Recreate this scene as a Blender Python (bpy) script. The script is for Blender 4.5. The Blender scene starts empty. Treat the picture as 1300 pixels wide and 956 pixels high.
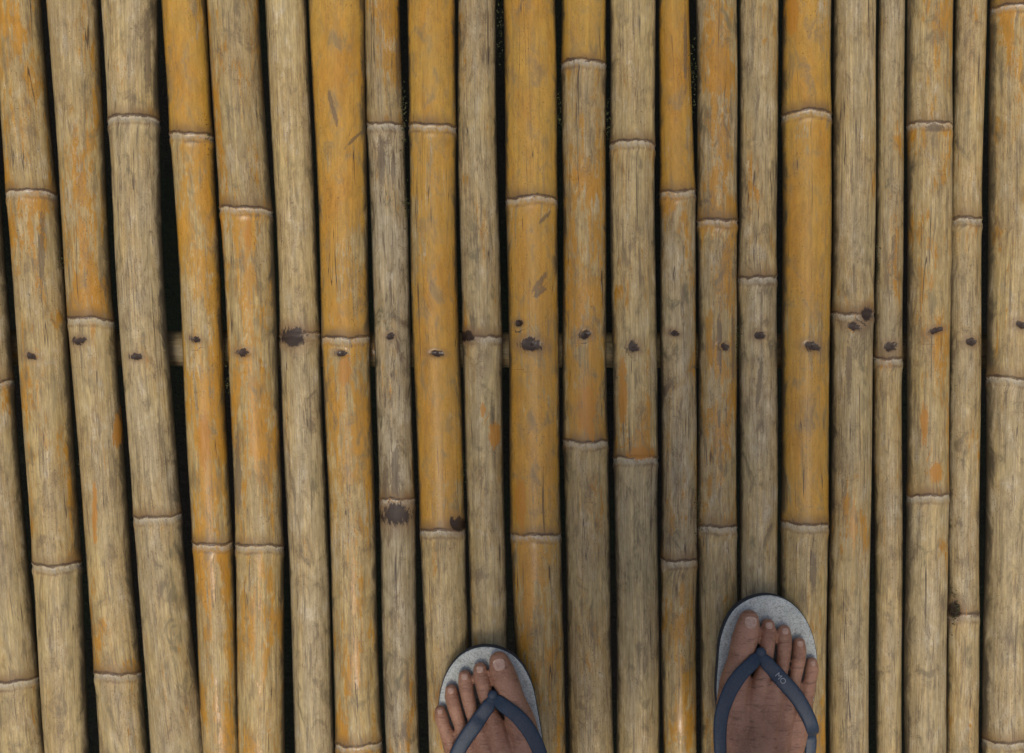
import bpy, bmesh, math, random
import numpy as np
from mathutils import Vector, Matrix
from mathutils.bvhtree import BVHTree
random.seed(7); rng=np.random.default_rng(7)
S=0.0009; H=1.45
def PX(px,py,z=0.0):
    k=(H-z)/H
    return ((px-650)*S*k,(478-py)*S*k)
scene=bpy.context.scene
col=scene.collection

# ---------------------------------------------------------------- node helper
class NT:
    def __init__(s,name):
        s.m=bpy.data.materials.new(name); s.m.use_nodes=True
        s.t=s.m.node_tree; s.t.nodes.clear()
        s.out=s.t.nodes.new('ShaderNodeOutputMaterial'); s.b=s.t.nodes.new('ShaderNodeBsdfPrincipled')
        s.t.links.new(s.b.outputs[0],s.out.inputs[0])
    def set(s,sock,v):
        if isinstance(v,bpy.types.NodeSocket): s.t.links.new(v,sock)
        elif v is not None:
            if sock.type=='RGBA':
                if not isinstance(v,tuple): v=(v,v,v)
                if len(v)==3: v=(*v,1)
            sock.default_value=v
    def math(s,op,a,b=None,c=None,clamp=False):
        n=s.t.nodes.new('ShaderNodeMath'); n.operation=op; n.use_clamp=clamp
        s.set(n.inputs[0],a); s.set(n.inputs[1],b); s.set(n.inputs[2],c); return n.outputs[0]
    def vmath(s,op,a,b=None):
        n=s.t.nodes.new('ShaderNodeVectorMath'); n.operation=op
        s.set(n.inputs[0],a); s.set(n.inputs[1],b)
        return n.outputs['Value'] if op in('LENGTH','DOT_PRODUCT') else n.outputs[0]
    def attr(s,name,o='Vector'):
        n=s.t.nodes.new('ShaderNodeAttribute'); n.attribute_name=name; return n.outputs[o]
    def sep(s,v):
        n=s.t.nodes.new('ShaderNodeSeparateXYZ'); s.set(n.inputs[0],v); return n.outputs
    def noise(s,vec,scale=1,detail=4,rough=.55,dist=0,off=0):
        n=s.t.nodes.new('ShaderNodeTexNoise')
        if off: vec=s.vmath('ADD',vec,(off,off*.7,off*1.3))
        s.set(n.inputs['Vector'],vec); n.inputs['Scale'].default_value=scale
        n.inputs['Detail'].default_value=detail; n.inputs['Roughness'].default_value=rough; n.inputs['Distortion'].default_value=dist
        return n.outputs['Fac']
    def ss(s,v,a,b,lo=0.,hi=1.):
        n=s.t.nodes.new('ShaderNodeMapRange'); n.interpolation_type='SMOOTHSTEP'
        s.set(n.inputs['Value'],v)
        s.set(n.inputs['From Min'],a); s.set(n.inputs['From Max'],b)
        s.set(n.inputs['To Min'],lo); s.set(n.inputs['To Max'],hi)
        return n.outputs['Result']
    def mix(s,f,a,b,mode='MIX'):
        n=s.t.nodes.new('ShaderNodeMix'); n.data_type='RGBA'; n.blend_type=mode
        s.set(n.inputs[0],f); s.set(n.inputs[6],a); s.set(n.inputs[7],b); return n.outputs[2]
    def bump(s,h,strength,dist,prev=None):
        n=s.t.nodes.new('ShaderNodeBump'); s.set(n.inputs['Height'],h)
        s.set(n.inputs['Strength'],strength); n.inputs['Distance'].default_value=dist
        return n.outputs[0]
    def obj(s):
        n=s.t.nodes.new('ShaderNodeTexCoord'); return n.outputs['Object']
    def fin(s,color=None,rough=None,normal=None,spec=None):
        if color is not None: s.set(s.b.inputs['Base Color'],color)
        if rough is not None: s.set(s.b.inputs['Roughness'],rough)
        if spec is not None: s.set(s.b.inputs['Specular IOR Level'],spec)
        if normal is not None: s.t.links.new(normal,s.b.inputs['Normal'])
        return s.m

# ---------------------------------------------------------------- bamboo material
def bamboo_mat():
    N=NT('bamboo_weathered')
    bc=N.attr('bc'); nd=N.attr('nd','Fac'); sg=N.sep(N.attr('sg')); mk=N.sep(N.attr('mk')); xr=N.attr('xr','Fac')
    yel,grey,brt=sg[0],sg[1],sg[2]
    def C(a,l): return N.vmath('MULTIPLY',bc,(a,l,1.0))
    n1=N.noise(C(26,8),1,4,.62,0.3)
    n2=N.noise(C(140,40),1,6,.75,.6,off=3)
    n2b=N.noise(C(420,170),1,4,.7,.6,off=13)
    n3=N.noise(C(1300,30),1,3,.65,0,off=5)
    n4=N.noise(C(300,7),1,4,.65,0,off=9)
    n5=N.noise(C(60,28),1,6,.7,.6,off=17)
    n6=N.noise(C(620,400),1,2,.6,0,off=21)
    n7=N.noise(C(35,9),1,3,.6,.3,off=27)
    # how much of the yellow skin is still on the culm
    v=N.math('MULTIPLY_ADD',n1,2.0,yel)
    v=N.math('MULTIPLY_ADD',n2,1.3,v)
    v=N.math('MULTIPLY_ADD',n2b,.6,v)
    v=N.math('MULTIPLY_ADD',n4,.9,v)
    v=N.math('ADD',v,-2.44)
    nda=N.math('ABSOLUTE',nd)
    near=N.ss(nda,0.002,0.03,1,0)
    v=N.math('MULTIPLY_ADD',near,.10,v)
    mask=N.ss(v,.45,.57); soft=N.ss(v,-.15,.65)
    rim=N.math('MULTIPLY',N.ss(v,.45,.54),N.ss(v,.57,.72,1,0))
    tan=N.mix(N.ss(n7,.35,.65),(.475,.355,.155),(.425,.29,.105))
    gcol=N.mix(N.ss(n5,.35,.65),(.455,.37,.225),(.335,.27,.155))
    gm=N.math('ADD',grey,N.math('MULTIPLY_ADD',n7,1.8,-.9),clamp=True)
    pale=N.mix(gm,tan,gcol)
    pale=N.mix(N.math('MULTIPLY',soft,.55),pale,(.45,.275,.070))
    dust=N.math('MULTIPLY',N.ss(n5,.48,.32),N.ss(n2b,.38,.6))
    pale=N.mix(N.math('MULTIPLY',dust,.55),pale,(.54,.475,.345))
    ye=N.mix(N.ss(n1,.38,.68),(.515,.295,.045),(.485,.225,.018))
    ye=N.mix(N.math('MULTIPLY',N.ss(n5,.47,.66),.55),ye,(.43,.285,.10))
    ye=N.mix(N.math('MULTIPLY',N.ss(n2b,.56,.68),.3),ye,(.38,.17,.025))
    c=N.mix(N.math('MULTIPLY',mask,.9),pale,ye)
    c=N.mix(N.math('MULTIPLY',rim,.36),c,(.44,.185,.014))
    f=N.ss(n3,.3,.72,.78,1.14)
    f=N.mix(mask,f,N.ss(n3,.2,.8,.95,1.03))
    c=N.mix(1,c,f,'MULTIPLY')
    f=N.ss(n4,.3,.7,.78,1.14); c=N.mix(1,c,N.mix(N.math('MULTIPLY',mask,.75),f,(1,1,1)),'MULTIPLY')
    f=N.ss(n2,.3,.7,1.16,.82); c=N.mix(1,c,f,'MULTIPLY')
    c=N.mix(1,c,brt,'MULTIPLY')
    # grime
    dm=N.math('MULTIPLY',N.ss(n5,.52,.67),N.math('MULTIPLY_ADD',grey,.75,.3))
    c=N.mix(dm,c,N.mix(N.ss(n7,.4,.6),(.13,.11,.055),(.14,.09,.05)))
    n8=N.noise(C(170,17),1,5,.78,.3,off=31)
    dm2=N.math('MULTIPLY',N.ss(n8,.53,.64),N.math('MULTIPLY_ADD',grey,.5,.45))
    dm2=N.math('MULTIPLY',dm2,N.ss(mask,0,1,1,.5))
    c=N.mix(dm2,c,(.15,.105,.055))
    sp=N.math('MULTIPLY',N.ss(n6,.60,.70),N.ss(n7,.38,.58)); c=N.mix(N.math('MULTIPLY',sp,.65),c,(.09,.06,.03))
    # hairline cracks along the grain
    n9=N.noise(C(95,1.6),1,2,.5,.0,off=41); n10=N.noise(C(50,12),1,2,.5,0,off=43)
    cr=N.math('MULTIPLY',N.ss(N.math('ABSOLUTE',N.math('SUBTRACT',n9,.5)),.002,.006,1,0),N.ss(n10,.48,.56))
    c=N.mix(N.math('MULTIPLY',cr,.8),c,(.05,.03,.018))
    rt=N.t.nodes.new('ShaderNodeVectorRotate'); rt.rotation_type='Z_AXIS'; rt.inputs['Angle'].default_value=.5
    N.set(rt.inputs['Vector'],bc)
    sc=N.noise(N.vmath('MULTIPLY',rt.outputs[0],(1100,40,1)),1,1,.5,0,off=47)
    scm=N.math('MULTIPLY',N.ss(sc,.68,.75),N.ss(n10,.44,.56)); c=N.mix(N.math('MULTIPLY',scm,.5),c,(.15,.09,.045))
    # crevice grime on the flanks
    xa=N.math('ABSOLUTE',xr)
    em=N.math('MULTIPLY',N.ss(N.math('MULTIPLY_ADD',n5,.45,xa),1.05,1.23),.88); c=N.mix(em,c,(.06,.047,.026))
    # node rings
    w=N.math('MULTIPLY_ADD',N.math('SUBTRACT',n2,.5),.007,nd)
    w=N.math('MULTIPLY_ADD',N.math('SUBTRACT',n6,.5),.003,w)
    chalk=N.math('MULTIPLY',N.ss(w,-.0090,-.003),N.ss(w,-.0012,.0003,1,0))
    chalk=N.math('MULTIPLY',chalk,N.ss(n2b,.38,.60,.15,.85)); c=N.mix(chalk,c,(.47,.41,.30))
    stain=N.math('MULTIPLY',N.ss(w,-.0005,.001),N.ss(w,.001,.017,1,0)); c=N.mix(N.math('MULTIPLY',stain,N.ss(n1,.35,.6,.45,.9)),c,(.20,.115,.04))
    ring=N.math('MULTIPLY',N.ss(w,-.0016,-.0002),N.ss(w,.0012,.0032,1,0)); c=N.mix(N.math('MULTIPLY',ring,N.ss(n5,.35,.6,.65,.97)),c,(.08,.045,.022))
    ring2=N.math('MULTIPLY',N.ss(w,-.0115,-.0095),N.ss(w,-.0085,-.0065,1,0)); c=N.mix(N.math('MULTIPLY',ring2,N.ss(n5,.4,.6,.1,.65)),c,(.18,.11,.055))
    # marks: nail gouges / knots (type 0), skin patches (type 1), dry scuffs (type 2)
    mv=N.t.nodes.new('ShaderNodeCombineXYZ'); N.set(mv.inputs[0],mk[0]); N.set(mv.inputs[1],mk[1])
    ml=N.vmath('LENGTH',mv.outputs[0])
    ml=N.math('ADD',ml,N.math('MULTIPLY_ADD',n2,2.4,-1.2)); ml=N.math('ADD',ml,N.math('MULTIPLY_ADD',n2b,1.4,-.7))
    ty=mk[2]
    t0=N.ss(ty,.4,.5,1,0); t1=N.math('MULTIPLY',N.ss(ty,.6,.7),N.ss(ty,1.4,1.5,1,0)); t2=N.ss(ty,1.6,1.7)
    c=N.mix(N.math('MULTIPLY',N.math('MULTIPLY',N.ss(ml,.9,2.6,1,0),t0),.6),c,(.20,.115,.05))
    c=N.mix(N.math('MULTIPLY',N.math('MULTIPLY',N.ss(ml,.85,1.1,1,0),t0),.96),c,N.mix(n6,(.012,.008,.006),(.055,.03,.018)))
    c=N.mix(N.math('MULTIPLY',N.math('MULTIPLY',N.ss(ml,.7,.9,1,0),t1),.8),c,(.44,.18,.012))
    c=N.mix(N.math('MULTIPLY',N.math('MULTIPLY',N.ss(ml,.7,1.0,1,0),t2),.7),c,(.13,.09,.05))
    rough=N.mix(mask,.60,N.ss(n5,.3,.7,.24,.44))
    h=N.math('MULTIPLY_ADD',n3,.4,N.math('MULTIPLY',n4,.5)); h=N.math('MULTIPLY_ADD',n5,.5,h)
    nm=N.bump(h,N.ss(mask,0,1,.65,.18),.0009)
    return N.fin(c,rough,nm,.5)
BM=bamboo_mat()
def rust_mat():
    N=NT('rusty_iron'); o=N.obj(); n=N.noise(o,600,3,.6)
    return N.fin(N.mix(n,(.02,.012,.009),(.06,.03,.017)),.8,N.bump(n,.6,.0006))
RM=rust_mat()

# ---------------------------------------------------------------- pole data (measured silhouettes)
P=[
 (-78,-18,-50,11,-16,48,[485,861],[(.1,.2,.4,1),(.12,.1,.35,1),(.1,.1,.3,1.04)]),
 (-8,52,19,84,50,109,[245,715],[(.5,.45,.15,1),(.35,.35,.25,.98),(.1,.12,.3,1.02)]),
 (57,122,87,145,117,177,[405,853],[(.32,.4,.25,.95),(.25,.36,.35,1.0),(.2,.2,.4,1)]),
 (127,198,152,212,182,249,[151,655],[(.08,.08,.35,1.06),(.05,.15,.5,1.02),(.12,.12,.45,.96)]),
 (201,258,229,282,249,300,[171,690],[(.88,.8,.1,.98),(.62,.52,.2,1.04),(.42,.5,.2,1)]),
 (261,330,286,351,301,362,[266,691],[(.40,.34,.35,.93),(.52,.38,.25,1.02),(.48,.45,.15,1.04)]),
 (333,386,354,406,369,421,[424],[(.05,.08,.25,1.1),(.1,.0,.5,1.02)]),
 (390,461,409,470,422,481,[-60,429],[(.5,.5,.2,1),(.98,.58,.2,1.04),(.58,.38,.3,1)]),
 (461,509,472,521,486,532,[158,634],[(.62,.45,.4,.93),(.1,.1,1.0,.98),(.05,.1,.85,.86)]),
 (516,578,524,584,539,597,[161,672],[(.92,.86,.1,1),(.78,.68,.15,1),(.28,.28,.3,1.05)]),
 (580,631,585,637,598,646,[427],[(.2,.2,.5,1),(.18,.1,.45,1.02)]),
 (638,705,644,710,655,718,[253,677],[(.98,.92,.1,1.03),(.68,.66,.2,1.03),(.55,.45,.25,1)]),
 (712,769,715,772,720,778,[80,560],[(.98,.96,.1,1),(.40,.64,.35,.98),(.1,.15,.4,.97)]),
 (774,834,777,835,782,838,[182,580],[(.0,.08,.2,1.08),(.18,.34,.3,1.02),(-.1,.0,.5,1.0)]),
 (838,879,838,886,842,888,[243,711],[(.85,.72,.2,.93),(.40,.25,.8,.93),(.45,.5,.4,.97)]),
 (884,937,887,938,890,940,[280,668],[(.42,.4,.55,.92),(.5,.36,.55,.95),(.22,.26,.4,1)]),
 (940,991,940,990,940,990,[352,775],[(.25,.2,.4,1),(.08,.0,.6,1.02),(.1,.1,.5,1)]),
 (995,1059,992,1055,991,1052,[145,664],[(.82,.85,.2,.97),(.8,.74,.15,1),(.32,.42,.3,1.02)]),
 (1061,1117,1056,1111,1054,1107,[398],[(.16,.2,.4,1),(.22,.2,.45,.97)]),
 (1119,1153,1115,1152,1115,1150,[455],[(.18,.2,.6,.92),(.2,.15,.45,.95)]),
 (1155,1215,1153,1209,1152,1206,[158,628],[(.42,.38,.35,.96),(.38,.34,.3,1.0),(.05,.08,.5,1)]),
 (1217,1259,1209,1251,1205,1248,[277,781],[(.25,.22,.4,1.02),(.2,.2,.5,1),(.2,.2,.4,1.02)]),
 (1260,1326,1254,1318,1251,1314,[12,480],[(.8,.8,.2,1),(.38,.28,.3,1),(.1,.1,.45,1.03)]),
]
NAILS=[(47,452,8,4),(105,433,9,5),(178,453,8,4),(250,431,7,4),(312,448,9,5),(436,449,8,5),(496,427,6,4),(555,449,9,4),
 (658,411,5,4),(674,438,15,8),(742,425,8,5),(802,441,8,7),(855,423,7,4),(916,440,8,5),(962,426,7,5),(1026,440,10,6),(1080,415,9,5),
 (1132,440,9,6),(1184,420,10,4),(1232,434,7,5),(1288,413,8,5)]
MARKS=[(372,428,17,12,0,0),(592,427,10,7,0,0),(502,653,20,14,0,0),(582,664,12,9,.6,0),(1213,775,7,10,0,0),
 (685,360,18,4,2.2,2),(690,280,12,3,2.3,2),(686,372,10,3,2.5,2),(627,552,9,20,0,1),(614,520,4,12,0,1),(425,140,3,30,-.25,2),(452,178,2,22,.7,2),
 (505,85,3,60,0,2),(485,205,5,40,0,2),(500,215,3,26,0,2),(503,600,6,34,0,2),(490,605,4,30,0,2),
 (1003,20,8,40,0,1),(280,310,6,50,0,1),(262,560,9,40,0,1),(320,300,5,26,0,1),(812,575,20,10,0,1),(790,500,6,50,0,1),
 (912,440,4,44,0,2),(962,490,3,44,.1,2),(1183,165,18,6,0,2),(1098,398,9,8,0,0),(1240,780,8,5,0,2),(930,440,3,60,0,2),
 (1075,470,4,50,0,2),(1185,600,10,16,0,1),(1170,540,5,30,0,1),(440,470,10,26,0,1),(660,640,10,40,0,1),(745,520,14,40,0,1),
 (150,545,5,26,0,1),(190,75,4,60,0,2),(60,320,4,60,0,2),(305,600,6,60,0,2),(125,650,4,50,0,1),(870,60,3,60,0,2),(1028,720,5,26,0,2)]
def extend(P):
    L=[];R=[]
    for dr,out,st in((-1,L,P[0]),(1,R,P[-1])):
        e=(st[0],st[2],st[4]) if dr<0 else (st[1],st[3],st[5])
        for i in range(15):
            w=random.uniform(50,68); g=random.uniform(3,9)
            a=[q+dr*g for q in e]; b=[q+dr*w for q in a]
            n=[random.uniform(-50,420)]; n.append(n[0]+random.uniform(420,520))
            s=[(random.choice([.1,.3,.5,.8]),random.choice([.1,.3,.5,.75]),random.uniform(.1,.6),random.uniform(.92,1.04)) for _ in range(3)]
            lo,hi=(b,a) if dr<0 else (a,b)
            out.append((lo[0],hi[0],lo[1],hi[1],lo[2],hi[2],n,s)); e=b
    return L,R
L,R=extend(P)
Y0,Y1=-1050,2050
def interp3(a,m,b,y):
    y=np.asarray(y,float)
    def q(t):
        return a*(t-430)*(t-865)/(430*865)+m*t*(t-865)/(430*(430-865))+b*t*(t-430)/(865*435)
    yc=np.clip(y,-40,960)
    sl_t=(q(-39.)-q(-40.)); sl_b=(q(960.)-q(959.))
    return q(yc)+(y-yc)*np.where(y<0,sl_t*.3+.014,sl_b*.3+.014)
def stations(nodes,nails,infr):
    ys=[Y0]; y=Y0
    while y<Y1:
        inside=(-60<y<1020) and infr
        step=3.2 if inside else 16
        dn=min([abs(y-n-6) for n in nodes]+[1e9])
        if dn<18: step=1.0 if inside else 3
        for q in nails:
            if abs(y-q[1])<q[3]+5 and infr: step=min(step,1.1)
        y+=step; ys.append(y)
    return np.array(ys)
TH=np.concatenate([np.linspace(-math.pi*.04,math.pi*1.04,38),np.linspace(math.pi*1.04,math.pi*1.96,8)[1:-1]])
def add_mesh(name,co,faces,mat,smooth=True,parent=None):
    me=bpy.data.meshes.new(name); me.from_pydata(co,[],faces); me.update()
    if smooth: me.polygons.foreach_set('use_smooth',[True]*len(me.polygons))
    me.materials.append(mat); o=bpy.data.objects.new(name,me); col.objects.link(o)
    if parent: o.parent=parent
    return o
def set_attr(me,name,arr,kind):
    a=me.attributes.new(name,kind,'POINT'); a.data.foreach_set('vector' if kind=='FLOAT_VECTOR' else 'value',np.ascontiguousarray(arr,dtype=np.float32).ravel())
def make_pole(d,pid,infr,zb=-0.03):
    tl,tr,ml_,mr_,bl,br,nodes,segs=d
    nodes=sorted(nodes); full=list(nodes)
    gap=640 if len(nodes)<2 else min(max(nodes[1]-nodes[0],380),560)
    y=nodes[0]
    while y>Y0+100: y-=gap*random.uniform(.9,1.08); full.insert(0,y)
    y=nodes[-1]
    while y<Y1-100: y+=gap*random.uniform(.9,1.08); full.append(y)
    off=full.index(nodes[0])
    cen=lambda y:(interp3(tl,ml_,bl,y)+interp3(tr,mr_,br,y))/2
    wid=lambda y:(interp3(tr,mr_,br,y)-interp3(tl,ml_,bl,y))
    owns=lambda px,py: abs(px-float(cen(py)))<float(wid(py))/2+2
    nails=[q for q in NAILS if owns(q[0],q[1])] if infr else [(float(cen(440)),random.uniform(425,450),8,5)]
    marks=[(q[0],q[1],q[2],q[3],random.uniform(-.3,.3),0) for q in nails]+([q for q in MARKS if owns(q[0],q[1])] if infr else [])
    ys=stations(full,nails,infr)
    c=cen(ys); r=wid(ys)/2-.5
    ph=random.uniform(0,6); c=c+1.1*np.sin(ys/150+ph)+.6*np.sin(ys/61+ph*2)
    r=r*(1+.014*np.sin(ys/90+ph))
    T,Yv=np.meshgrid(TH,ys)
    Rm=np.repeat((r*S)[:,None],len(TH),1)
    X0=np.repeat((c*S)[:,None],len(TH),1)
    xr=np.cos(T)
    nd=np.full(T.shape,1.0); nid=np.zeros(T.shape,int); sc_=np.ones(T.shape)
    for i,n in enumerate(full):
        a=random.uniform(-1.8,1.8); b=random.uniform(-3.2,3.4); e=random.uniform(0,6)
        lv=n+a*xr+b*(xr**2-.4)+.8*np.sin(4*T+e)+.5*np.sin(9*T+e*3)
        d_=(lv-Yv)*S
        rep=np.abs(d_)<np.abs(nd); nd=np.where(rep,d_,nd); sc_=np.where(rep,random.uniform(.6,1.2),sc_)
        nid+= (Yv>lv).astype(int)
    g=lambda x,m,s: np.exp(-((x-m)/s)**2)
    Rm=Rm+ sc_*(.0008*g(nd,.0006,.0014)-.0006*g(nd,-.003,.0022)+.0007*g(nd,-.009,.004)+.0008*g(nd,0,.02))-.0003
    Rm=Rm*(1+.012*np.sin(2*T+ph)+.006*np.sin(3*T+Yv/200))
    yel=np.zeros(T.shape);gr=np.zeros(T.shape);br_=np.zeros(T.shape)
    for k in range(len(full)+1):
        s=k-off
        v=segs[s] if 0<=s<len(segs) else (random.uniform(.1,.7),random.uniform(.1,.7),random.uniform(.1,.6),random.uniform(.93,1.03))
        a=full[k-1] if k>0 else Y0; b=full[k] if k<len(full) else Y1
        a_=max(a,-20); b_=min(b,880)
        if b_<=a_: a_,b_=a,b
        t=np.clip((Yv-a_)/(b_-a_),0,1); m=nid==k
        yel[m]=(v[0]+(v[1]-v[0])*t)[m]; gr[m]=v[2]; br_[m]=v[3]
    px=X0/S+xr*Rm/S
    best=np.full(T.shape,1e9); mu=np.full(T.shape,50.);mv=np.full(T.shape,50.);mt=np.zeros(T.shape)
    for q in marks:
        dx=px-q[0]; dy=Yv-q[1]; ca,sa=math.cos(q[4]),math.sin(q[4])
        u=(dx*ca+dy*sa)/q[2]; w=(-dx*sa+dy*ca)/q[3]; D=np.hypot(u,w)
        D=D+np.where(np.sin(T)<0,1e3,0)
        rp=D<best; best=np.where(rp,D,best); mu=np.where(rp,u,mu); mv=np.where(rp,w,mv); mt=np.where(rp,q[5],mt)
        if q[5]==0: Rm=Rm-np.where(np.sin(T)>0,.0024*np.exp(-(D/.9)**4),0)
    zc=zb+float(wid(430))/2*S*.86
    sT=np.sin(T); X=(X0-650*S)+np.cos(T)*Rm; Z=zc+sT*Rm*.86; Yw=(478-Yv)*S
    co=np.stack([X,Yw,Z],-1).reshape(-1,3)
    n,m=T.shape
    i=np.arange(n-1)[:,None]*m; j=np.arange(m)[None,:]; j2=(j+1)%m
    faces=np.stack([i+j,i+j2,i+m+j2,i+m+j],-1).reshape(-1,4).tolist()
    faces.append(list(range(m))); faces.append(list(range((n-1)*m,n*m))[::-1])
    o=add_mesh('bamboo_pole',co.tolist(),faces,BM); me=o.data
    bc=np.stack([T*Rm,Yw,np.full(T.shape,pid*7.31)+nid*1.73],-1)
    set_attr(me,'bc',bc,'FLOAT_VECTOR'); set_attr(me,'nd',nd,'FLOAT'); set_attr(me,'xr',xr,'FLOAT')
    set_attr(me,'sg',np.stack([yel,gr,br_],-1),'FLOAT_VECTOR'); set_attr(me,'mk',np.stack([mu,mv,mt],-1),'FLOAT_VECTOR')
    for q in nails:
        xc=(q[0]-650)*S; yc=(478-q[1])*S; rr=float(wid(q[1]))/2*S; cx=(float(cen(q[1]))-650)*S
        zz=zc+.86*math.sqrt(max(rr*rr-(xc-cx)**2,1e-6))-.0026
        bm=bmesh.new(); bmesh.ops.create_cone(bm,cap_ends=True,segments=14,radius1=.0018,radius2=.0015,depth=.0012)
        nm=bpy.data.meshes.new('nail'); bm.to_mesh(nm); bm.free(); nm.materials.append(RM)
        no=bpy.data.objects.new('nail',nm); col.objects.link(no); no.location=(xc+.001,yc,zz); no.rotation_euler=(random.uniform(-.3,.3),random.uniform(-.3,.3),0); no.parent=o
    return o
pid=0
for d in P: make_pole(d,pid,True); pid+=1
for d in L+R: make_pole(d,pid,False); pid+=1

def tube(name,p0,p1,r,mat,n=20,seg=60,nodesp=.38):
    p0=Vector(p0);p1=Vector(p1);ax=(p1-p0); Ln=ax.length; ax.normalize()
    u=ax.orthogonal().normalized(); w=ax.cross(u)
    co=[];fa=[];bc=[];ndl=[];xr=[];sg=[];seed=random.uniform(0,90)
    for i in range(seg+1):
        t=Ln*i/seg; d=(t+seed)%nodesp-nodesp/2
        rr=r*(1+.05*math.exp(-(d/.012)**2))
        for j in range(n):
            a=2*math.pi*j/n; co.append(p0+ax*t+(u*math.cos(a)+w*math.sin(a))*rr)
            bc.append((a*r,t,seed)); ndl.append(d); xr.append(0); sg.append((.15,.6,.7))
    for i in range(seg):
        for j in range(n): fa.append((i*n+j,i*n+(j+1)%n,(i+1)*n+(j+1)%n,(i+1)*n+j))
    fa.append(tuple(range(n))[::-1]); fa.append(tuple(range(seg*n,seg*n+n)))
    o=add_mesh(name,co,fa,mat); me=o.data
    set_attr(me,'bc',np.array(bc),'FLOAT_VECTOR'); set_attr(me,'nd',np.array(ndl),'FLOAT'); set_attr(me,'xr',np.array(xr),'FLOAT')
    set_attr(me,'sg',np.array(sg),'FLOAT_VECTOR'); set_attr(me,'mk',np.array([(50,50,0)]*len(co)),'FLOAT_VECTOR'); return o
for py in (-700,445,1560):
    y=(478-py)*S
    tube('bamboo_crossbeam',(-1.62,y+.008,-.0515),(1.62,y-.004,-.0515),.021,BM,24,300)
    for x in (-1.45,1.45):
        tube('bamboo_post',(x,y,-.75),(x,y,-.073),.045,BM,20,80)
N=NT('damp_soil'); o_=N.obj(); a=N.noise(o_,3,6,.65); b=N.noise(o_,40,5,.7)
cc=N.mix(N.ss(a,.4,.62),(.045,.035,.022),(.035,.05,.018)); cc=N.mix(N.math('MULTIPLY',b,.5),cc,(.02,.016,.01))
GM=N.fin(cc,.95,N.bump(N.math('ADD',a,b),.8,.03))
gs=120; vs=[];n_=80
for i in range(n_+1):
    for j in range(n_+1):
        f=lambda t:math.copysign(abs(t)**3,t)*gs
        x=f(i/n_*2-1);y=f(j/n_*2-1); rr=math.hypot(x,y)
        vs.append((x,y,-.66+.02*math.sin(x*5+y*3)+.015*math.sin(y*7)+ .12*math.sin(x*.31)*math.cos(y*.27)*min(1,max(0,(rr-2)/6))))
fs=[(i*(n_+1)+j,(i+1)*(n_+1)+j,(i+1)*(n_+1)+j+1,i*(n_+1)+j+1) for i in range(n_) for j in range(n_)]
add_mesh('ground',vs,fs,GM)
# moss and fibres caught between the culms
N=NT('moss'); a=N.noise(N.obj(),300,3,.6)
MM=N.fin(N.mix(a,(.035,.055,.012),(.10,.085,.03)),.9)
co=[];fa=[]
for (mx,my,ln,cnt) in [(66,290,50,90),(76,330,20,40),(264,175,25,60),(281,225,20,30),(512,150,40,80),(516,260,30,40),(771,150,30,40),(880,90,50,60),(936,430,30,50),(886,640,60,70),(1212,775,22,70),(108,560,40,50),(291,470,40,50),(634,40,40,40),(710,140,30,40),(588,600,40,40),(1114,330,30,30),(420,560,40,30)]:
    for _ in range(cnt):
        x,y=PX(mx+random.gauss(0,2.2),my+random.gauss(0,ln/2)); z=random.uniform(-.006,.006)
        a=random.uniform(0,6.28); l=random.uniform(.0008,.003); w=random.uniform(.0003,.0009)
        dx,dy=math.cos(a)*l,math.sin(a)*l; k=len(co)
        co+= [(x,y,z),(x+dx*.5-dy/l*w,y+dy*.5+dx/l*w,z+random.uniform(0,.002)),(x+dx,y+dy,z+random.uniform(-.001,.003)),(x+dx*.5+dy/l*w,y+dy*.5-dx/l*w,z)]
        fa.append((k,k+1,k+2,k+3))
add_mesh('moss',co,fa,MM,smooth=False)

# ---------------------------------------------------------------- person
def skin_mat():
    N=NT('brown_skin'); o=N.obj(); a=N.noise(o,35,4,.6); b=N.noise(o,420,4,.65); c=N.noise(o,1400,2,.5)
    w=N.noise(N.vmath('MULTIPLY',o,(60,330,120)),1,4,.6,.6)
    cc=N.mix(N.ss(a,.35,.65),(.44,.225,.135),(.32,.15,.085)); cc=N.mix(N.math('MULTIPLY',N.ss(b,.45,.7),.4),cc,(.54,.32,.21))
    cc=N.mix(N.math('MULTIPLY',N.ss(w,.55,.68),.65),cc,(.17,.075,.042))
    N.b.inputs['Subsurface Weight'].default_value=.1; N.b.inputs['Subsurface Radius'].default_value=(.008,.003,.0015); N.b.inputs['Subsurface Scale'].default_value=.4
    return N.fin(cc,N.ss(b,.3,.7,.34,.5),N.bump(N.math('MULTIPLY_ADD',w,1.3,N.math('MULTIPLY_ADD',c,.3,b)),.8,.0012),.5)
SK=skin_mat()
def simple(name,c1,c2,rough,sc,bs=.0005,det=3):
    N=NT(name); o=N.obj(); a=N.noise(o,sc,det,.6); return N.fin(N.mix(N.ss(a,.35,.65),c1,c2),rough,N.bump(a,.5,bs))
NAILM=simple('toenail',(.58,.38,.28),(.48,.29,.20),.3,300,.0002)
def bed_mat():
    N=NT('worn_footbed'); o=N.obj(); a=N.noise(o,45,5,.65); b=N.noise(o,520,3,.6); d=N.noise(o,170,4,.7)
    cc=N.mix(N.ss(a,.3,.7),(.60,.62,.57),(.46,.485,.44)); cc=N.mix(N.math('MULTIPLY',N.ss(b,.48,.62),.55),cc,(.20,.21,.195)); cc=N.mix(N.math('MULTIPLY',N.ss(d,.54,.66),.5),cc,(.24,.21,.155))
    return N.fin(cc,.8,N.bump(b,.7,.0008))
BED=bed_mat()
SIDE=simple('blue_black_foam',(.022,.032,.045),(.035,.05,.068),.7,260)
STR=simple('slate_blue_rubber_strap',(.018,.034,.060),(.028,.048,.078),.5,400,.0005)
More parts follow.
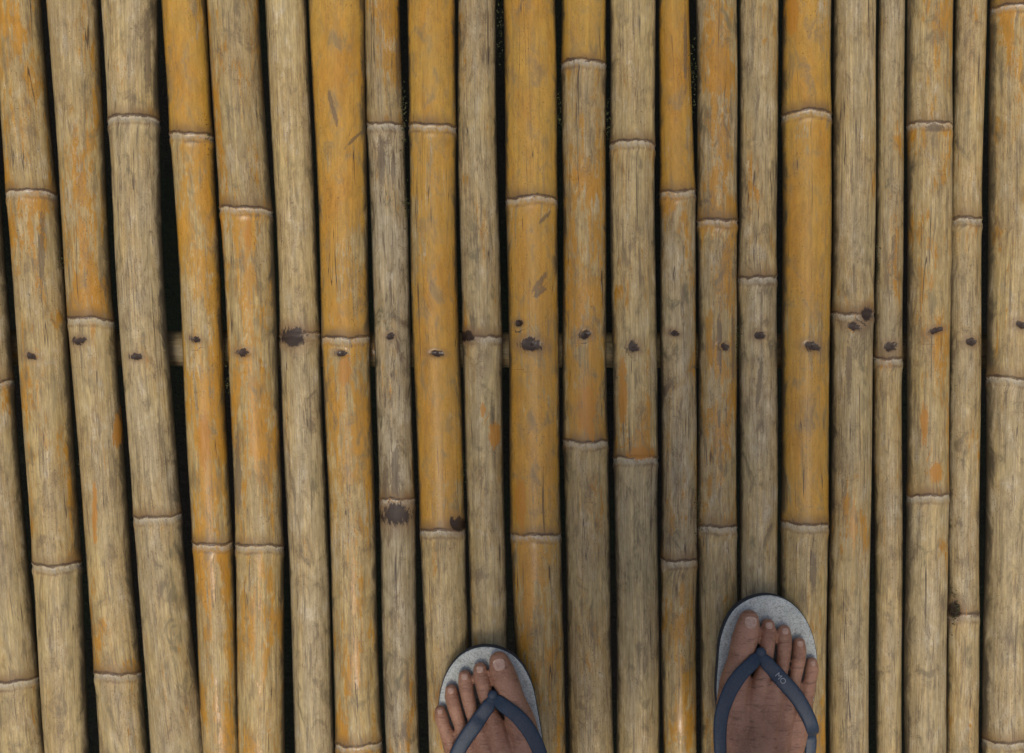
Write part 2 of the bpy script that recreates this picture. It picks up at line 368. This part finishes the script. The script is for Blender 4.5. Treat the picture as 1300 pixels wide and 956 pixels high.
WH=simple('white_print',(.42,.44,.45),(.28,.30,.32),.6,900)
SHIRT=simple('cotton_shirt',(.10,.13,.17),(.13,.16,.20),.9,700,.0006)
SHORT=simple('khaki_cloth',(.13,.11,.08),(.16,.135,.10),.9,600,.0006)
HAIR=simple('black_hair',(.012,.010,.009),(.02,.017,.015),.5,300,.002)
person=bpy.data.objects.new('person',None); col.objects.link(person)

def sph(seg):
    bm=bmesh.new(); bmesh.ops.create_uvsphere(bm,u_segments=seg,v_segments=seg//2,radius=1)
    bmesh.ops.triangulate(bm,faces=bm.faces)
    v=np.array([x.co[:] for x in bm.verts]); f=np.array([[q.index for q in p.verts] for p in bm.faces]); bm.free(); return v,f
SV,SF=sph(18)
def blob(name,chains,voxel,mat,parent,smooth=3,ell=(),fac=.5):
    V=[];F=[];cnt=0
    def ball(p,r):
        nonlocal cnt
        r=np.array(r if isinstance(r,tuple) else (r,r,r)); V.append(SV*r+np.array(p)); F.append(SF+cnt); cnt+=len(SV)
    for ch in chains:
        for i,(p,r) in enumerate(ch):
            p=np.array(p,float); ball(p,r)
            if i:
                q,r0=np.array(ch[i-1][0],float),ch[i-1][1]
                k=min(40,max(2,int(np.linalg.norm(p-q)/(min(r,r0)*.3))))
                for t in range(1,k):
                    u=t/k; us=u*u*(3-2*u); ball(q+(p-q)*u,r0+(r-r0)*us)
    for p,r in ell: ball(tuple(p),r)
    V=np.concatenate(V);F=np.concatenate(F)
    me=bpy.data.meshes.new(name); me.from_pydata(V.tolist(),[],F.tolist()); me.update(); o=bpy.data.objects.new(name,me); col.objects.link(o)
    md=o.modifiers.new('r','REMESH'); md.mode='VOXEL'; md.voxel_size=voxel; md.use_smooth_shade=True
    ms=o.modifiers.new('s','SMOOTH'); ms.factor=fac; ms.iterations=smooth
    dg=bpy.context.evaluated_depsgraph_get(); ev=o.evaluated_get(dg); m2=bpy.data.meshes.new_from_object(ev); o.modifiers.clear(); o.data=m2
    m2.materials.clear(); m2.materials.append(mat); m2.polygons.foreach_set('use_smooth',[True]*len(m2.polygons)); o.parent=parent
    return o

ZT=.0245; ZS=ZT+.017
def catmull(pts,k=8):
    out=[];n=len(pts)
    for i in range(n):
        p=[np.array(pts[(i+a-1)%n],float) for a in range(4)]
        for j in range(k):
            t=j/k; out.append(tuple(.5*((2*p[1])+(-p[0]+p[2])*t+(2*p[0]-5*p[1]+4*p[2]-p[3])*t*t+(-p[0]+3*p[1]-3*p[2]+p[3])*t**3)))
    return out
def open_cat(pts,k=14):
    pts=[Vector(p) for p in pts]; out=[]
    e=[pts[0]*2-pts[1]]+pts+[pts[-1]*2-pts[-2]]
    for i in range(1,len(e)-2):
        a,b,c,d=e[i-1:i+3]
        for j in range(k):
            t=j/k; out.append(.5*((2*b)+(c-a)*t+(2*a-5*b+4*c-d)*t*t+(-a+3*b-3*c+d)*t**3))
    out.append(pts[-1]); return out
def make_foot(side,tf,tfs):
    def WW(tf,px,py,z):
        x,y=PX(*tf(px,py),.05); return (x,y,z)
    W=lambda a,b,z: WW(tf,a,b,z)
    mm=.001
    def ch(l): return [(W(a,b,ZS+z*mm),r*mm) for a,b,z,r in l]
    chains=[
     ch([(950,786,12,11.2),(948,797,13.5,14),(944,812,14.5,14.8),(938,832,17.5,13.6),(930,865,20,16.5),(927,890,22,17.5),(930,930,30,19),(942,975,45,22),(950,1005,58,27)]),
     ch([(975,794,8,7.8),(975,802,10,9.0),(973,814,15.5,8.6),(970,838,18,7.6),(962,868,22,11),(955,900,26,13),(952,950,40,19),(952,1000,58,25)]),
     ch([(995.5,801,8,7.2),(995.5,809,10,8.4),(994.5,821,15,8.0),(991,845,17,7.3),(982,872,20,11),(973,905,25,13),(960,960,40,18),(955,1000,55,24)]),
     ch([(1014.5,817,7.5,7.0),(1014.5,825,9,8.1),(1012.5,837,14,7.7),(1008,858,15,7.2),(1000,880,18,10.5),(990,912,22,13),(972,965,34,18),(960,1005,50,24)]),
     ch([(1031,842,7,6.6),(1030.5,849,8.5,7.8),(1028,860,12,7.5),(1022,880,14,9),(1014,905,15,13),(1003,940,18,15),(985,985,24,19),(970,1020,30,24)]),
     ch([(930,880,14,14),(940,940,18,15),(950,1000,24,22),(955,1030,27,27)]),
     ch([(1010,900,13,13),(990,960,14,14),(970,1020,24,24)]),
     ch([(960,900,12,12),(962,960,16,15),(958,1030,27,27)]),
    ]
    ax,ay,_=W(953,1008,0); sx=1 if side=='right' else -1
    leg=[((ax,ay,ZS+.055),.030),((ax,ay-.002,ZS+.085),.032),((ax,ay-.004,ZS+.13),.031),((ax,ay-.012,ZS+.22),.043),((ax-.002*sx,ay-.02,ZS+.30),.053),((ax-.006*sx,ay-.012,ZS+.37),.050),((ax-.01*sx,ay+.002,ZS+.43),.053),((ax-.015*sx,ay+.003,ZS+.52),.060)]
    chains.append(leg); ell=[((ax-.026*sx,ay,ZS+.072),(.012,.013,.013)),((ax+.027*sx,ay-.004,ZS+.063),(.012,.013,.013))]
    f=blob('leg_and_foot_'+side,chains,.0013,SK,person,smooth=4,ell=ell)
    bvh=BVHTree.FromPolygons([v.co for v in f.data.vertices],[p.vertices for p in f.data.polygons])
    def drop(px,py):
        x,y,_=W(px,py,0); h=bvh.ray_cast(Vector((x,y,ZS+.11)),Vector((0,0,-1)))
        return Vector((x,y,h[0].z)) if h[0] and h[0].z>ZS else Vector((x,y,ZS))
    for nm,(cx,cy,w,l,ang) in {'big_toenail':(950,787,14,13,.08),'second_toenail':(975,792.5,8.6,7.4,0),'third_toenail':(995.5,800,8,6.8,0),'fourth_toenail':(1014.5,816,7.2,6,0),'little_toenail':(1031,841,6,5,0)}.items():
        n=14; co=[];fa=[]
        for i in range(n+1):
            for j in range(n+1):
                u=i/n*2-1; v=j/n*2-1
                uu=u*math.sqrt(1-v*v*.42); vv=v*math.sqrt(1-u*u*.42)
                a=uu*w/2/.9; b=vv*l/2/.9
                p=drop(cx+a*math.cos(ang)-b*math.sin(ang),cy+a*math.sin(ang)+b*math.cos(ang))
                p.z+=.0007 if max(abs(u),abs(v))<.95 else -.0004
                co.append(p)
        for i in range(n):
            for j in range(n): fa.append((i*(n+1)+j,(i+1)*(n+1)+j,(i+1)*(n+1)+j+1,i*(n+1)+j+1))
        zmax=max(c.z for c in co)
        for c in co: c.z=max(c.z,zmax-.005)
        add_mesh(nm+'_'+side,co,fa,NAILM,parent=person)
    ff=bpy.data.objects.new('flip_flop',None); col.objects.link(ff)
    out=[(977,757),(1002,764),(1022,783),(1035,811),(1040,845),(1037,885),(1027,930),(1012,980),(1002,1030),(985,1066),(956,1078),(928,1066),(914,1030),(914,980),(916,930),(911,885),(913,845),(917,810),(930,780),(951,763)]
    out=catmull(out,8); n=len(out)
    prof=[(-.006,0),(-.001,.0),(0,.0015),(.0003,.007),(-.0006,.0078),(.0003,.0086),(.0004,.0145),(-.0004,.0162),(-.0018,.017),(-.004,.0171),(-.010,.0169)]
    ws=[Vector(WW(tfs,a,b,0)[:2]) for a,b in out]
    ctr=sum(ws,Vector((0,0)))/n; nrm=[];co=[]
    for i in range(n):
        t=(ws[(i+1)%n]-ws[i-1]).normalized(); q=Vector((t.y,-t.x))
        if q.dot(ws[i]-ctr)<0: q=-q
        nrm.append(q)
    for o_,z in prof:
        for i in range(n): p=ws[i]+nrm[i]*o_; co.append((p.x,p.y,ZT+.0005+z))
    fa=[]
    for k in range(len(prof)-1):
        for i in range(n): fa.append((k*n+i,k*n+(i+1)%n,(k+1)*n+(i+1)%n,(k+1)*n+i))
    fa.append(tuple(range((len(prof)-1)*n,len(prof)*n))); fa.append(tuple(range(n))[::-1])
    so=add_mesh('sole',co,fa,SIDE,parent=ff); so.data.materials.append(BED)
    for k in range(7,len(prof)-1):
        for i in range(n): so.data.polygons[k*n+i].material_index=1
    so.data.polygons[len(fa)-2].material_index=1
    bm=bmesh.new(); bm.from_mesh(so.data); bmesh.ops.recalc_face_normals(bm,faces=bm.faces); bm.to_mesh(so.data); bm.free()
    def strap(name,pts,ws_):
        dense=open_cat([(a,b,0) for a,b in pts],14); P3=[]
        for p in dense:
            q=drop(p.x,p.y)
            hz=max(drop(p.x+dx,p.y+dy).z for dx,dy in((0,0),(-6,0),(6,0),(0,-6),(0,6)))
            P3.append([q.x,q.y,hz+.0012])
        for _ in range(6):
            z=[p[2] for p in P3]
            for k in range(1,len(P3)-1): P3[k][2]=max((z[k-1]+z[k]+z[k+1])/3,z[k]-.0006)
        P3=[Vector(p) for p in P3]
        m=len(P3); co=[];fa=[]; K=12
        for k,p in enumerate(P3):
            t=(P3[min(k+1,m-1)]-P3[max(k-1,0)]).normalized(); u=t.cross(Vector((0,0,1))).normalized(); w=u.cross(t).normalized()
            wd=np.interp(k/(m-1),[0,.12,.4,.8,1],ws_)*.001; th=.0019
            for j in range(K):
                a=2*math.pi*j/K; ca,sa=math.cos(a),math.sin(a)
                co.append(p+u*float(math.copysign(abs(ca)**.6,ca)*wd/2)+w*(math.copysign(abs(sa)**.7,sa)*th))
        for k in range(m-1):
            for j in range(K): fa.append((k*K+j,k*K+(j+1)%K,(k+1)*K+(j+1)%K,(k+1)*K+j))
        fa.append(tuple(range(K))[::-1]); fa.append(tuple(range((m-1)*K,m*K)))
        add_mesh(name,co,fa,STR,parent=ff); return P3
    A=strap('strap_inner',[(963,826),(950,836),(932,852),(918,875),(909,905),(908,945),(913,975)],[8,15,17,14,10])
    B=strap('strap_outer',[(961,826),(971,839),(987,857),(1008,882),(1025,915),(1031,950),(1024,985)],[8,15,17,14,10])
    x,y,_=W(962,824,0); top=A[0].z
    bm=bmesh.new(); bmesh.ops.create_cone(bm,cap_ends=True,segments=16,radius1=.0042,radius2=.0034,depth=top-ZS+.004,matrix=Matrix.Translation((x,y,(top+ZS)/2)))
    bmesh.ops.create_uvsphere(bm,u_segments=16,v_segments=10,radius=.0058,matrix=Matrix.Translation((x,y,top+.0005))@Matrix.Diagonal((1,1,.5,1)))
    me=bpy.data.meshes.new('toe_post'); bm.to_mesh(me); bm.free(); me.materials.append(STR); me.polygons.foreach_set('use_smooth',[True]*len(me.polygons))
    o=bpy.data.objects.new('toe_post',me); col.objects.link(o); o.parent=ff
    if side=='right':
        k=int(len(B)*.32); p=B[k]; t=(B[k+3]-B[k-3]).normalized(); u=t.cross(Vector((0,0,1))).normalized(); w=u.cross(t).normalized()
        cu=bpy.data.curves.new('lettering','FONT'); cu.body='MO'; cu.size=.0085; cu.align_x='CENTER'; cu.align_y='CENTER'; cu.extrude=.0002
        to=bpy.data.objects.new('strap_lettering',cu); col.objects.link(to); cu.materials.append(WH)
        M=Matrix((t,-u,w)).transposed().to_4x4()
        if M.determinant()<0: M=Matrix((t,u,w)).transposed().to_4x4()
        M.translation=p+w*.0022; to.matrix_world=M; to.parent=ff
    return (ax,ay)
def rot_tf(px0,py0,ang,cx,cy):
    def f(px,py):
        x,y=618-(px-978)+px0,py+65+py0
        dx,dy=x-cx,y-cy; c,s=math.cos(ang),math.sin(ang)
        return (cx+dx*c-dy*s,cy+dx*s+dy*c)
    return f
ra=make_foot('right',lambda a,b:(a,b),lambda a,b:(a,b))
la=make_foot('left',rot_tf(-8,-11,-math.radians(6),625,880),rot_tf(-3,0,-math.radians(6),625,880))

cx=(ra[0]+la[0])/2; cy=(ra[1]+la[1])/2-.02
hipz=.90
def shl(a,s):
    return [((a[0]-.015*s,a[1]+.003,.50),.085),((a[0]-.03*s,a[1]-.005,.66),.092),((cx+.085*s,cy,hipz-.06),.100)]
blob('shorts',[shl(ra,1),shl(la,-1),[((cx-.07,cy,hipz),.115),((cx+.07,cy,hipz),.115)]],.006,SHORT,person,3)
ell=[((cx,cy,1.0),(.165,.115,.14)),((cx,cy-.01,1.14),(.165,.115,.14)),((cx,cy-.015,1.27),(.185,.115,.13))]
sh=[]
for s in(-1,1):
    sh.append([((cx+.05*s,cy-.02,1.36),.065),((cx+.17*s,cy-.02,1.345),.058),((cx+.205*s,cy+.04,1.25),.056)])
blob('shirt',sh,.006,SHIRT,person,4,ell)
arms=[]
for s in(-1,1):
    hx=.075*s; el=(cx+.20*s if s>0 else cx-.22,cy+.17,1.16)
    arms.append([((cx+.17*s,cy-.02,1.345),.045),((cx+.205*s,cy+.05,1.24),.043),(el,.038),((hx*1.6+.02,-.17,1.37),.032),((hx*1.25,-.07,1.475),.024)])
    arms.append([((hx*1.25,-.07,1.475),.024),((hx*1.25,-.03,1.485),.020),((hx*1.2,.0,1.487),.018)])
    arms.append([((hx*1.25,-.04,1.485),.013),((hx*.95,-.03,1.487),.010),((hx*.7,-.015,1.487),.009)])
    for k in range(4):
        y=-.035+.019*k; arms.append([((hx*1.28,y,1.486),.0105),((hx*1.36,y+.012,1.474),.0088),((hx*1.22,y+.016,1.463),.0078),((hx*1.02,y+.016,1.460),.0068)])
hd=Vector((cx,cy+.055,1.56))
arms.append([((cx,cy-.02,1.36),.058),((cx,cy+.01,1.44),.055),((cx,cy+.03,1.50),.055)])
blob('arms_neck_and_head',arms,.0035,SK,person,2,[(hd,(.074,.092,.105)),((hd.x,hd.y+.04,hd.z-.055),(.055,.052,.055)),((hd.x,hd.y+.098,hd.z-.022),(.013,.018,.016)),((hd.x-.077,hd.y,hd.z-.015),(.01,.018,.03)),((hd.x+.077,hd.y,hd.z-.015),(.01,.018,.03)),((hd.x,hd.y+.086,hd.z-.058),(.024,.012,.010))])
blob('hair',[],.004,HAIR,person,2,[((hd.x,hd.y-.018,hd.z+.03),(.081,.092,.092))])
EYE=simple('eye_white',(.7,.68,.64),(.6,.58,.55),.2,200)
for s in(-1,1): blob('eye',[],.002,EYE,person,1,[((hd.x+.03*s,hd.y+.080,hd.z-.003),(.012,.010,.009))])
bm=bmesh.new(); bmesh.ops.create_cube(bm,size=1,matrix=Matrix.Translation((0,0,1.473))@Matrix.Diagonal((.15,.073,.009,1)))
bmesh.ops.bevel(bm,geom=bm.edges[:],offset=.003,segments=3,affect='EDGES')
me=bpy.data.meshes.new('smartphone'); bm.to_mesh(me); bm.free(); me.materials.append(simple('phone_case',(.02,.02,.022),(.03,.03,.03),.4,200,.0001))
ph=bpy.data.objects.new('smartphone',me); col.objects.link(ph)
bm=bmesh.new(); bmesh.ops.create_cone(bm,cap_ends=True,segments=24,radius1=.007,radius2=.0075,depth=.003,matrix=Matrix.Translation((0,0,1.467)))
me=bpy.data.meshes.new('lens_ring'); bm.to_mesh(me); bm.free(); me.materials.append(ph.data.materials[0]); lo=bpy.data.objects.new('lens_ring',me); col.objects.link(lo); lo.parent=ph

# ---------------------------------------------------------------- light, sky, camera
w=bpy.data.worlds.new('World'); scene.world=w; w.use_nodes=True; nt=w.node_tree; bg=nt.nodes['Background']
sky=nt.nodes.new('ShaderNodeTexSky'); sky.sky_type='NISHITA'; sky.sun_disc=False
el=math.radians(71); sky.sun_elevation=el; sky.sun_rotation=math.radians(184); sky.dust_density=5; sky.air_density=1; sky.ozone_density=1
nt.links.new(sky.outputs[0],bg.inputs[0]); bg.inputs[1].default_value=.108
sd=bpy.data.lights.new('sun','SUN'); sd.energy=1.38; sd.angle=math.radians(15); sd.color=(1,.95,.86)
so=bpy.data.objects.new('sun',sd); col.objects.link(so)
az=math.radians(184); dirv=Vector((math.sin(az)*math.cos(el),math.cos(az)*math.cos(el),math.sin(el)))
so.rotation_euler=dirv.to_track_quat('Z','Y').to_euler()
cam=bpy.data.cameras.new('camera'); co_=bpy.data.objects.new('camera',cam); col.objects.link(co_)
co_.location=(0,0,H); cam.sensor_width=36; cam.lens=36*H/(1300*S); cam.clip_start=.01; cam.clip_end=500
scene.camera=co_
scene.view_settings.view_transform='Standard'; scene.view_settings.look='None'; scene.view_settings.exposure=0
